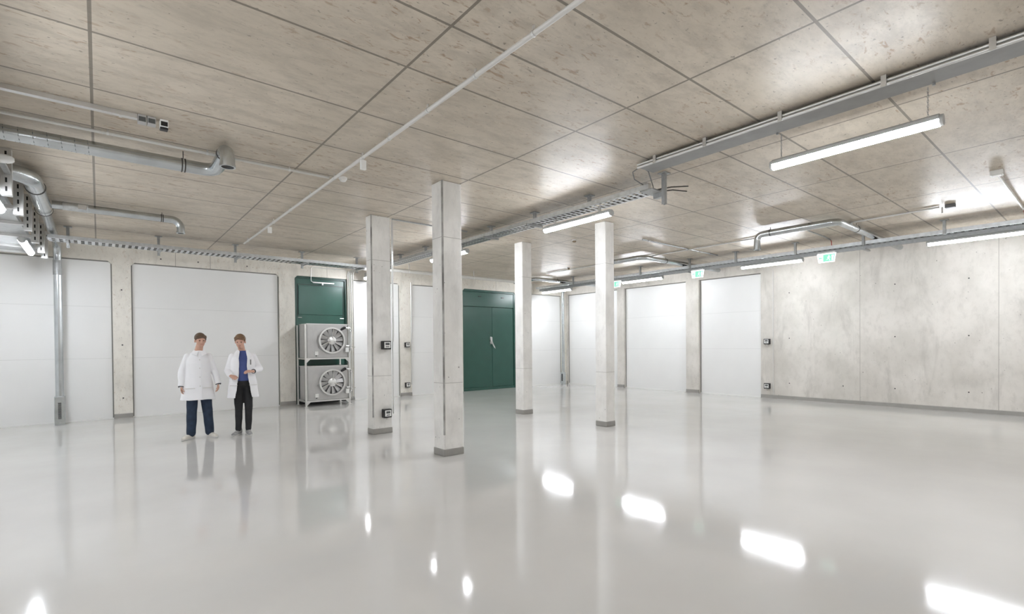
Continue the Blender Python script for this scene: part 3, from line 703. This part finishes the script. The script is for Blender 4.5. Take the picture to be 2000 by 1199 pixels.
# ceiling conduits on the right
c = pipe('conduit', [(11.0, 1.96, 3.805), (11.0, 6.4, 3.805), (11.0, 11.6, 3.805)], .017, 'alu', 'long thin conduit along the ceiling at right, starting at a small box', 'conduit', [(11.0, y, 3.805) for y in (2.6, 4.6, 6.4, 8.3)], ((0, 1, 0), (0, 0, 1)))
b = thing('junction_box', 'small box at the near end of the thin conduit on the right ceiling', 'junction box', (11.0, 1.83, 3.8))
B(10.96, 11.04, 1.75, 1.88, 3.77, ZT).build('box', 'unitd', b, bevel=.004); MB().cyl((11.0, 1.92, 3.80), (11.0, 1.92, 3.70), .012, 10).build('stub', 'offwhite', b)
b = thing('junction_box', 'pale junction box on the ceiling near the right picture edge', 'junction box', (9.36, 1.07, 3.8))
B(9.29, 9.43, 1.0, 1.13, 3.765, ZT).build('box', 'offwhite', b, bevel=.005); B(9.31, 9.41, 1.02, 1.11, 3.757, 3.765).build('lid', 'white', b)
pipe('conduit', [(9.42, 1.06, 3.79), (12.0, 1.06, 3.79), (12.2, 1.06, 3.78)], .018, 'offwhite', 'pale conduit from the ceiling junction box to the right tray', 'conduit')
tag(MB().tube([(12.2, 1.06, 3.78), (12.33, 1.06, 3.75), (12.37, 1.06, 3.70), (12.385, 1.06, 3.60)], .010, 8).build('cable', 'red', smooth=True), 'red cable dropping into the right tray near the picture edge', 'cable')
pipe('conduit', [(11.05, 4.02, 3.80), (12.0, 4.02, 3.79), (12.30, 4.02, 3.77)], .014, 'galvd', 'short conduit across the ceiling above the nearest exit sign', 'conduit')
tag(MB().tube([(12.30, 4.02, 3.77), (12.37, 4.02, 3.74), (12.385, 4.02, 3.60)], .008, 8).build('cable', 'red', smooth=True), 'red cable dropping into the right tray by the nearest exit sign', 'cable')
pipe('conduit', [(9.15, 6.62, 3.81), (12.35, 6.62, 3.81)], .015, 'galvd', 'conduit across the ceiling right of the rightmost column', 'conduit', [(9.4, 6.62, 3.81), (11.4, 6.62, 3.81)], ((1, 0, 0), (0, 0, 1)))

# ------------------------------------------------------------------ stacked fan units on a stand
st = thing('steel_stand', 'grey steel stand carrying the two fan units in front of the green door', 'stand', (4.6, 13.55, 0))
for (x, y) in ((4.075, 13.255), (5.215, 13.255), (4.075, 13.93), (5.215, 13.93)):
    lg = B(x - .02, x + .02, y - .02, y + .02, 0.0, 2.12).build('leg', 'alu', st)
    B(x - .045, x + .045, y - .045, y + .045, 0, .008).build('foot_plate', 'alu', lg)
for z in (.115, 1.215):
    s = MB(); s.box(4.095, 5.195, 13.24, 13.27, z, z + .035); s.box(4.095, 5.195, 13.915, 13.945, z, z + .035); s.box(4.06, 4.09, 13.275, 13.91, z, z + .035); s.box(5.20, 5.23, 13.275, 13.91, z, z + .035)
    s.build('shelf_frame', 'alu', st)
    for x, sg in ((4.095, 1), (5.195, -1)): MB().prism([(x, z), (x + sg * .09, z), (x, z - .09)], 1, 13.245, 13.265).build('gusset', 'alu', st)
def fan_unit(z0, label, first):
    t = local_thing('fan_unit', label, 'fan unit', (4.645, 13.603, z0), 'stacked fan units')
    x0, x1, y0, y1, H = -.525, .535, -.33, .33, .875
    B(x0, x1, y0, y1, 0, H).build('casing', 'unit', t, bevel=.008)
    B(x0 - .004, x0, y0 + .10, y0 + .22, .03, H - .03).build('side_slot', 'unitd', t)
    B(x0 - .012, x1 + .012, y0 - .002, y1 - .01, H, H + .018).build('top_cover', 'alu', t)
    fm = MB(); fm.box(x0 + .02, x0 + .17, y0 - .006, y0, .03, H - .03); fm.build('front_plate', 'unit', t, bevel=.003)
    cx, cz, R = .095, .455, .335
    MB().cyl((cx, y0 - .004, cz), (cx, y0 + .001, cz), R - .01, 40).build('recess_shade_disc', 'unitd', t)  # dark disc on the solid front paints the shade behind the blades
    MB().ring((cx, y0 - .045, cz), (0, 1, 0), R - .022, R, .09, 48).ring((cx, y0 - .085, cz), (0, 1, 0), R - .03, R + .012, .012, 48).build('fan_ring', 'alu', t, smooth=True)
    MB().tube([(cx, y0 - .002, cz), (cx, y0 - .06, cz), (cx, y0 - .075, cz)], [.115, .11, .08], 28).build('fan_hub', 'alu', t, smooth=True)
    for i in range(12):
        a = 2 * PI * i / 12 + .15; d = Vector((math.cos(a), 0, math.sin(a))); e = Vector((-math.sin(a), 0, math.cos(a))); c0 = Vector((cx, y0 - .03, cz))
        vs = []
        for (rr, wd) in ((.10, .030), (.19, .044), (R - .035, .055)):
            for (sg, dy) in ((-1, -.018), (1, .018)):
                for th in (-.003, .003): vs.append(c0 + d * rr + e * sg * wd + Vector((0, dy + th, 0)))
        fs = []
        for k in (0, 4): fs += [(k, k + 2, k + 6, k + 4), (k + 1, k + 5, k + 7, k + 3), (k, k + 4, k + 5, k + 1), (k + 2, k + 3, k + 7, k + 6)]
        fs += [(0, 1, 3, 2), (8, 10, 11, 9)]
        MB().add(vs, fs).build('fan_blade', 'unit', t, smooth=True)
    for a in (84, 205, 330):
        a = math.radians(a); d = Vector((math.cos(a), 0, math.sin(a))); c0 = Vector((cx, y0 - .078, cz))
        MB().bar(c0 + d * .06, c0 + d * (R - .02), .016, .014).build('guard_strut', 'chrome', t)
    B(-.34, -.25, y0 - .03, y0, .07, .17).build('terminal_box', 'white', t, bevel=.006)
    MB().cyl((-.30, y0 - .012, .07), (-.30, y0 - .012, .045), .012, 10).build('cable_gland', 'black', t)
    MB().caps((.36, y0 - .04, H - .13), (.44, y0 - .04, H - .08), .030, .036, 12).build('pipe_connector', 'black', t, smooth=True)
    v = MB(); v.tube([(.47, y0 - .075, H - .09), (.56, y0 - .075, H - .08), (.60, y0 - .075, H - .12), (.60, y0 - .075, .22), (.57, y0 - .075, .16), (.50, y0 - .03, .15), (.46, y0, .15)], .019, 12)
    v.build('coolant_pipe', 'alu', t, smooth=True)
    for z in (H - .16, .30, .22): MB().cyl((.60, y0 - .075, z - .018), (.60, y0 - .075, z + .018), .030, 14).build('pipe_union', 'chrome', t, smooth=True)
    MB().sph((.53, y0 - .07, H - .10), (.032, .03, .032), 14, 8).build('valve_body', 'white', t, smooth=True)
    B(.44, .53, y0 - .12, y0 - .066, .14, .26).build('actuator', 'white', t, bevel=.008)
    MB().cyl((.47, y0 - .07, .30), (.55, y0 - .07, .30), .028, 14).build('valve_body', 'alu', t, smooth=True)
    MB().tube([(.60, y0 - .06, .28), (.66, y0 - .06, .285), (.72, y0 - .06, .27)], .008, 8).build('valve_lever', 'chrome', t, smooth=True)
    return t
fan_unit(1.252, 'upper grey fan unit of the stack in front of the green door', None)
fan_unit(.152, 'lower grey fan unit of the stack in front of the green door', None)

# ------------------------------------------------------------------ people
def remeshed(mb, voxel, name, mat, parent, smooth_it=3, displace=0.0):
    me = bpy.data.meshes.new('tmp'); me.from_pydata([tuple(q) for q in mb.v], [], mb.f)
    bm = bmesh.new(); bm.from_mesh(me); bmesh.ops.recalc_face_normals(bm, faces=bm.faces); bm.to_mesh(me); bm.free()
    o = bpy.data.objects.new('tmp', me); COL.objects.link(o)
    r = o.modifiers.new('r', 'REMESH'); r.mode = 'VOXEL'; r.voxel_size = voxel; r.use_smooth_shade = True
    if smooth_it:
        s = o.modifiers.new('s', 'SMOOTH'); s.factor = .5; s.iterations = smooth_it
    dg = bpy.context.evaluated_depsgraph_get(); dg.update()
    nm = bpy.data.meshes.new_from_object(o.evaluated_get(dg)); nm.name = name
    bpy.data.objects.remove(o); bpy.data.meshes.remove(me)
    nm.materials.clear(); nm.materials.append(M[mat])
    for q in nm.polygons: q.use_smooth = True
    if displace:
        nrm = [v.normal.copy() for v in nm.vertices]
        for v, n in zip(nm.vertices, nrm):
            p = v.co
            k = math.sin(p.x * 31 + 2.1 * math.sin(p.z * 6)) * math.sin(p.z * 5 + p.x * 4) + .6 * math.sin(p.z * 27 + p.x * 9 + p.y * 7)
            v.co = p + n * displace * k
    c = bpy.data.objects.new(name, nm); COL.objects.link(c); c.parent = parent; W[c.name] = Vector()
    return c
def ell(cx, cy, z, a, b, n=36, e=2.3):
    r = []
    for j in range(n):
        t_ = 2 * PI * j / n; cs, sn = math.cos(t_), math.sin(t_)
        r.append(Vector((cx + a * math.copysign(abs(cs) ** (2 / e), cs), cy + b * math.copysign(abs(sn) ** (2 / e), sn), z)))
    return r
def hand(mb, wrist, dirv, palm_n, thumb_side, curl=.5, s=1.0):
    """palm, four curled fingers of unequal length and a thumb from the side of the palm"""
    w0 = Vector(wrist); d = Vector(dirv).normalized(); n = Vector(palm_n); n = (n - d * n.dot(d)).normalized(); sd = d.cross(n).normalized() * thumb_side
    pc = w0 + d * .045 * s
    for k in (-1, -.33, .33, 1): mb.caps(w0 + sd * .014 * k * s, w0 + d * .088 * s + sd * .030 * k * s, .014 * s, .012 * s, 8)
    for k, ln in ((1, .072), (.33, .082), (-.33, .076), (-1, .060)):
        p = w0 + d * .088 * s + sd * .030 * k * s; a = curl * .5
        for i, q in enumerate((.42, .32, .26)):
            dd = d * math.cos(a) + n * math.sin(a); p2 = p + dd * ln * q * s
            mb.caps(p, p2, (.0092 - i * .0008) * s, (.0086 - i * .0008) * s, 8); p = p2; a += curl * .8
    p = w0 + d * .03 * s + sd * .026 * s
    for q, v in ((.040, d * .75 + sd * .7 + n * .35), (.032, d * .9 + sd * .25 + n * .45), (.026, d * .95 + n * .55)):
        v = v.normalized(); p2 = p + v * q * s; mb.caps(p, p2, .0105 * s, .0095 * s, 8); p = p2
def head(mb, c, rot):
    c = Vector(c)
    def T(x, y, z): return c + rot @ Vector((x, y, z))
    mb.sph(T(0, .012, .03), (.076, .094, .092), 20, 14, rot=rot)              # cranium
    mb.sph(T(0, -.022, -.028), (.062, .066, .085), 18, 12, rot=rot)            # face
    mb.sph(T(0, -.045, -.085), (.036, .035, .028), 14, 8, rot=rot)             # chin
    mb.caps(T(-.040, -.005, -.058), T(-.016, -.052, -.090), .020, .018); mb.caps(T(.040, -.005, -.058), T(.016, -.052, -.090), .020, .018)
    mb.caps(T(0, -.086, .012), T(0, -.104, -.028), .010, .014)                 # nose
    mb.sph(T(-.012, -.094, -.031), .010, 8, 6); mb.sph(T(.012, -.094, -.031), .010, 8, 6)
    mb.caps(T(-.040, -.072, .024), T(.040, -.072, .024), .014)                 # brow
    for s in (-1, 1):
        mb.sph(T(s * .034, -.062, -.018), (.020, .018, .020), 10, 8, rot=rot)   # cheek
        mb.sph(T(s * .078, .012, -.008), (.010, .020, .032), 10, 8, rot=rot)   # ear
    mb.caps(T(-.018, -.082, -.057), T(.018, -.082, -.057), .009)               # mouth mass
    return T
def face_parts(parent, T):
    for s in (-1, 1): MB().sph(T(s * .031, -.079, .004), (.011, .007, .0065), 10, 6).build('eye', 'eyes', parent, smooth=True)
    MB().caps(T(-.019, -.0915, -.057), T(.019, -.0915, -.057), .0045, .0045).build('mouth', 'lips', parent, smooth=True)
def hair_mesh(T, parent, mat, rot, swept):
    mb = MB()
    mb.sph(T(0, .020, .045), (.084, .098, .092), 22, 14, rot=rot)
    mb.sph(T(0, .055, .005), (.068, .054, .066), 18, 12, rot=rot)
    for i in range(11):
        x = -.065 + i * .013
        xe = x + swept * .012; ye = -.080 * math.sqrt(max(0, 1 - (xe / .088) ** 2))
        mb.caps(T(x, -.040, .105 - abs(x) * .45), T(xe, ye, .072 - abs(x) * .30 + swept * x * .12), .017, .010, 8)
    for s in (-1, 1): mb.caps(T(s * .074, -.02, .045), T(s * .075, -.014, .012), .013, .009, 8)
    return remeshed(mb, .006, 'hair', mat, parent, 1, .002)
def shoe(parent, x, y, yaw, mat, sole='sole', L_=.275):
    c, s = math.cos(yaw), math.sin(yaw)
    def P(a, b, z): return Vector((x + a * c - b * s, y + a * s + b * c, z))
    mb = MB()
    mb.caps(P(0, .06, .045), P(0, -.02, .048), .042, .044, 12); mb.caps(P(0, -.02, .042), P(.004, -.14, .034), .044, .036, 12)
    mb.caps(P(-.012, -.10, .03), P(-.006, -.165, .028), .03, .026, 10); mb.caps(P(.014, -.10, .03), P(.012, -.155, .028), .03, .024, 10)
    mb.caps(P(0, .055, .06), P(0, .04, .105), .046, .045, 12)
    o = remeshed(mb, .009, 'shoe', mat, parent, 2)
    so = MB(); pr = [(.045 * math.sin(t) * (1.0 if math.cos(t) < 0 else .95), .095 * 0 + (-.205 if math.cos(t) > 0 else .10) * abs(math.cos(t)) ** .8) for t in [2 * PI * i / 24 for i in range(24)]]
    so.loft([[P(a * k, b * k, z) for a, b in pr] for (k, z) in ((.97, .0), (1.03, .008), (1.02, .022))]).build('sole', sole, o, smooth=True)
    return o

def person_closed():
    base = (1.30, 9.99, 0); rz = math.radians(-3)
    t = local_thing('person', 'person on the left in a buttoned white lab coat and dark blue jeans, arms hanging', 'person', base, None, rz)
    hr = Matrix.Rotation(math.radians(10), 3, 'Z') @ Matrix.Rotation(math.radians(6), 3, 'X'); hc = (.035, -.03, 1.665)
    mb = MB(); T = head(mb, hc, hr)
    mb.caps((.0, .03, 1.44), (.028, .0, 1.585), .062, .055, 14)
    mb.loft([ell(0, .01, z, a, b) for z, a, b in ((.86, .14, .09), (.95, .155, .10), (1.1, .135, .09), (1.28, .14, .09), (1.37, .13, .08), (1.43, .085, .06))])
    for s, el, wr in ((-1, (-.228, .02, 1.16), (-.245, -.045, .915)), (1, (.245, .03, 1.16), (.285, -.03, .935))):
        mb.caps((s * .135, .012, 1.365), el, .046, .040, 12); mb.caps(el, wr, .042, .028, 12)
        hand(mb, wr, (s * .04, -.10, -1), (-s, -.1, 0), 1 if s < 0 else -1, .55)
        xk, xa = ((-.10, -.115), (.125, .155))[s > 0]
        mb.caps((s * .085, .0, .90), (xk, -.015, .5), .075, .05, 12); mb.caps((xk, -.015, .5), (xa, .02, .09), .05, .036, 12)
    body = remeshed(mb, .0055, 'body', 'skin', t, 2)
    face_parts(body, T); hair_mesh(T, t, 'hairb', hr, 1)
    # trousers
    q = MB(); q.caps((-.07, .01, .93), (.07, .01, .93), .125, .125, 14)
    q.caps((-.085, .0, .88), (-.10, -.02, .50), .098, .078, 14); q.caps((-.10, -.02, .50), (-.115, .015, .10), .078, .070, 14)
    q.caps((.085, .0, .88), (.125, -.01, .50), .098, .078, 14); q.caps((.125, -.01, .50), (.155, .03, .10), .078, .070, 14)
    remeshed(q, .010, 'trousers', 'jeans', t, 3, .003)
    shoe(t, -.130, .02, math.radians(-38), 'shoew'); shoe(t, .175, .02, math.radians(22), 'shoew')
    # coat
    c = MB()
    c.loft([ell(cx, cy, z, a, b) for z, a, b, cx, cy in ((.665, .258, .185, -.01, -.0), (.75, .242, .175, -.01, 0), (.95, .212, .152, -.005, .005), (1.12, .178, .134, 0, .01), (1.28, .182, .134, 0, .01), (1.37, .172, .122, 0, .015), (1.43, .130, .102, .005, .02), (1.465, .100, .086, .01, .02), (1.49, .078, .074, .012, .022))])
    for s, el, wr in ((-1, (-.228, .02, 1.16), (-.248, -.045, .925)), (1, (.240, .03, 1.16), (.286, -.03, .945))):
        c.caps((s * .150, .015, 1.392), el, .060, .055, 14); c.caps(el, wr, .055, .050, 14)
    coat = remeshed(c, .009, 'lab_coat', 'coat', t, 2, .005)
    def ring_n(name, mat, pts, r, par): MB().tube(pts, r, 8).build(name, mat, par, smooth=True)
    co = MB()
    for s in (-1, 1): co.loft([[Vector(v) for v in ((.012 + s * .022, -.070, 1.475), (.012 + s * .080, -.025, 1.505), (.012 + s * .108, -.085, 1.435), (.012 + s * .035, -.115, 1.40))], [Vector(v) + Vector((0, -.012, .004)) for v in ((.012 + s * .022, -.070, 1.475), (.012 + s * .080, -.025, 1.505), (.012 + s * .108, -.085, 1.435), (.012 + s * .035, -.115, 1.40))]])
    co.build('collar', 'coat', coat)
    pl = MB(); zz = [1.42, 1.28, 1.12, .95, .75, .68]; yy = [-.112, -.142, -.140, -.166, -.192, -.198]
    pl.tube([(.03, y - .002, z) for y, z in zip(yy, zz)], .004, 6); pl.build('placket', 'coat', coat, smooth=True)
    for z, y in ((1.34, -.136), (1.20, -.143), (1.05, -.156), (.90, -.177)): MB().cyl((.012, y + .004, z), (.012, y - .007, z), .009, 12).build('button', 'offwhite', coat, smooth=True)
    for s, x in ((-1, -.13), (1, .12)): B(x - .07, x + .07, -.170, -.163, .86, .87).build('pocket_edge', 'offwhite', coat)
    MB().cyl((-.247, -.040, .935), (-.250, -.055, .888), .043, 18).build('sleeve_cuff', 'shirtd', t, smooth=True)
    MB().cyl((.287, -.027, .955), (.290, -.037, .905), .043, 18).build('sleeve_cuff', 'shirtd', t, smooth=True)
    return t
def person_open():
    base = (1.955, 9.86, 0); rz = math.radians(-8)
    t = local_thing('person', 'person on the right in an open white lab coat over a blue shirt, black trousers', 'person', base, None, rz)
    hr = Matrix.Rotation(math.radians(-14), 3, 'Z') @ Matrix.Rotation(math.radians(12), 3, 'X'); hc = (-.035, -.04, 1.645)
    mb = MB(); T = head(mb, hc, hr)
    mb.caps((0, .03, 1.42), (-.02, .0, 1.565), .060, .053, 14)
    mb.loft([ell(0, .01, z, a, b) for z, a, b in ((.86, .14, .09), (.95, .15, .10), (1.1, .13, .09), (1.28, .135, .09), (1.36, .125, .08), (1.42, .085, .06))])
    ARM = ((-1, (-.225, .04, 1.14), (-.195, -.20, 1.06), (.35, -.9, -.15), (.3, .1, -1)), (1, (.27, .03, 1.16), (.155, -.22, 1.125), (-1, -.35, .05), (0, .5, -1)))
    for s, el, wr, hd, pn in ARM:
        mb.caps((s * .135, .012, 1.355), el, .045, .039, 12); mb.caps(el, wr, .041, .028, 12)
        hand(mb, wr, hd, pn, 1 if s < 0 else -1, .6)
        mb.caps((s * .075, .0, .90), (s * .077, -.018, .5), .066, .045, 12); mb.caps((s * .077, -.018, .5), (s * .078, .03, .10), .045, .030, 12)
    body = remeshed(mb, .0055, 'body', 'skin', t, 2)
    face_parts(body, T); hair_mesh(T, t, 'hairl', hr, -1)
    q = MB(); q.caps((-.06, .01, .93), (.06, .01, .93), .115, .115, 14)
    q.caps((-.075, .0, .88), (-.07, -.02, .50), .083, .064, 14); q.caps((-.07, -.02, .50), (-.078, .02, .11), .064, .050, 14)
    q.caps((.075, .0, .88), (.085, -.02, .50), .083, .064, 14); q.caps((.085, -.02, .50), (.078, -.01, .11), .064, .050, 14)
    remeshed(q, .010, 'trousers', 'blackcloth', t, 3, .003)
    shoe(t, -.085, .03, math.radians(-30), 'shoeg'); shoe(t, .078, -.02, math.radians(4), 'shoeg')
    sh = MB(); sh.loft([ell(0, .01, z, a, b) for z, a, b in ((.955, .165, .120), (1.1, .150, .114), (1.28, .155, .114), (1.36, .148, .100), (1.43, .10, .082), (1.48, .070, .066))])
    remeshed(sh, .010, 'shirt', 'shirt', t, 2, .003)
    # open coat: a shell with a gap down the front
    c = MB(); rings_o, rings_i = [], []; n = 44
    lev = ((.665, .248, .180, 30, 0), (.78, .235, .172, 26, 0), (.95, .215, .152, 21, .005), (1.12, .190, .140, 18, .01), (1.28, .192, .142, 17, .01), (1.37, .180, .128, 19, .015), (1.43, .135, .106, 25, .02), (1.475, .10, .088, 34, .02), (1.50, .082, .080, 46, .022))
    sec = []
    for z, a, b, g, cy in lev:
        g = math.radians(g); o_, i_ = [], []
        for j in range(n + 1):
            th = -PI / 2 + g + (2 * PI - 2 * g) * j / n; cs, sn = math.cos(th), math.sin(th); e = 2 / 2.3
            X = math.copysign(abs(cs) ** e, cs); Y = math.copysign(abs(sn) ** e, sn)
            o_.append(Vector((a * X, cy + b * Y, z))); i_.append(Vector(((a - .022) * X, cy + (b - .022) * Y, z)))
        sec.append(o_ + list(reversed(i_)))
    c.loft(sec)
    for s, el, wr, hd, pn in ARM:
        c.caps((s * .152, .015, 1.378), el, .066, .058, 14); c.caps(el, Vector(wr) + (Vector(el) - Vector(wr)).normalized() * .03, .059, .050, 14)
    coat = remeshed(c, .0075, 'lab_coat', 'coat', t, 2, .004)
    for s in (-1, 1):
        MB().loft([[Vector((s * .048, -.095 + k, 1.475)), Vector((s * .085, -.055 + k, 1.495)), Vector((s * .115, -.125 + k, 1.40)), Vector((s * .075, -.150 + k, 1.30))] for k in (0, -.012)]).build('lapel', 'coat', coat)
    for s, x in ((-1, -.15), (1, .15)): B(x - .06, x + .06, -.155, -.148, .88, .888).build('pocket_edge', 'offwhite', coat)
    B(.105, .125, -.156, -.150, 1.24, 1.33).build('pen', 'cable', coat)
    MB().cyl((.172, -.185, 1.132), (.150, -.225, 1.124), .041, 16).build('sleeve_cuff', 'shirtd', t, smooth=True)
    return t
person_closed()
person_open()
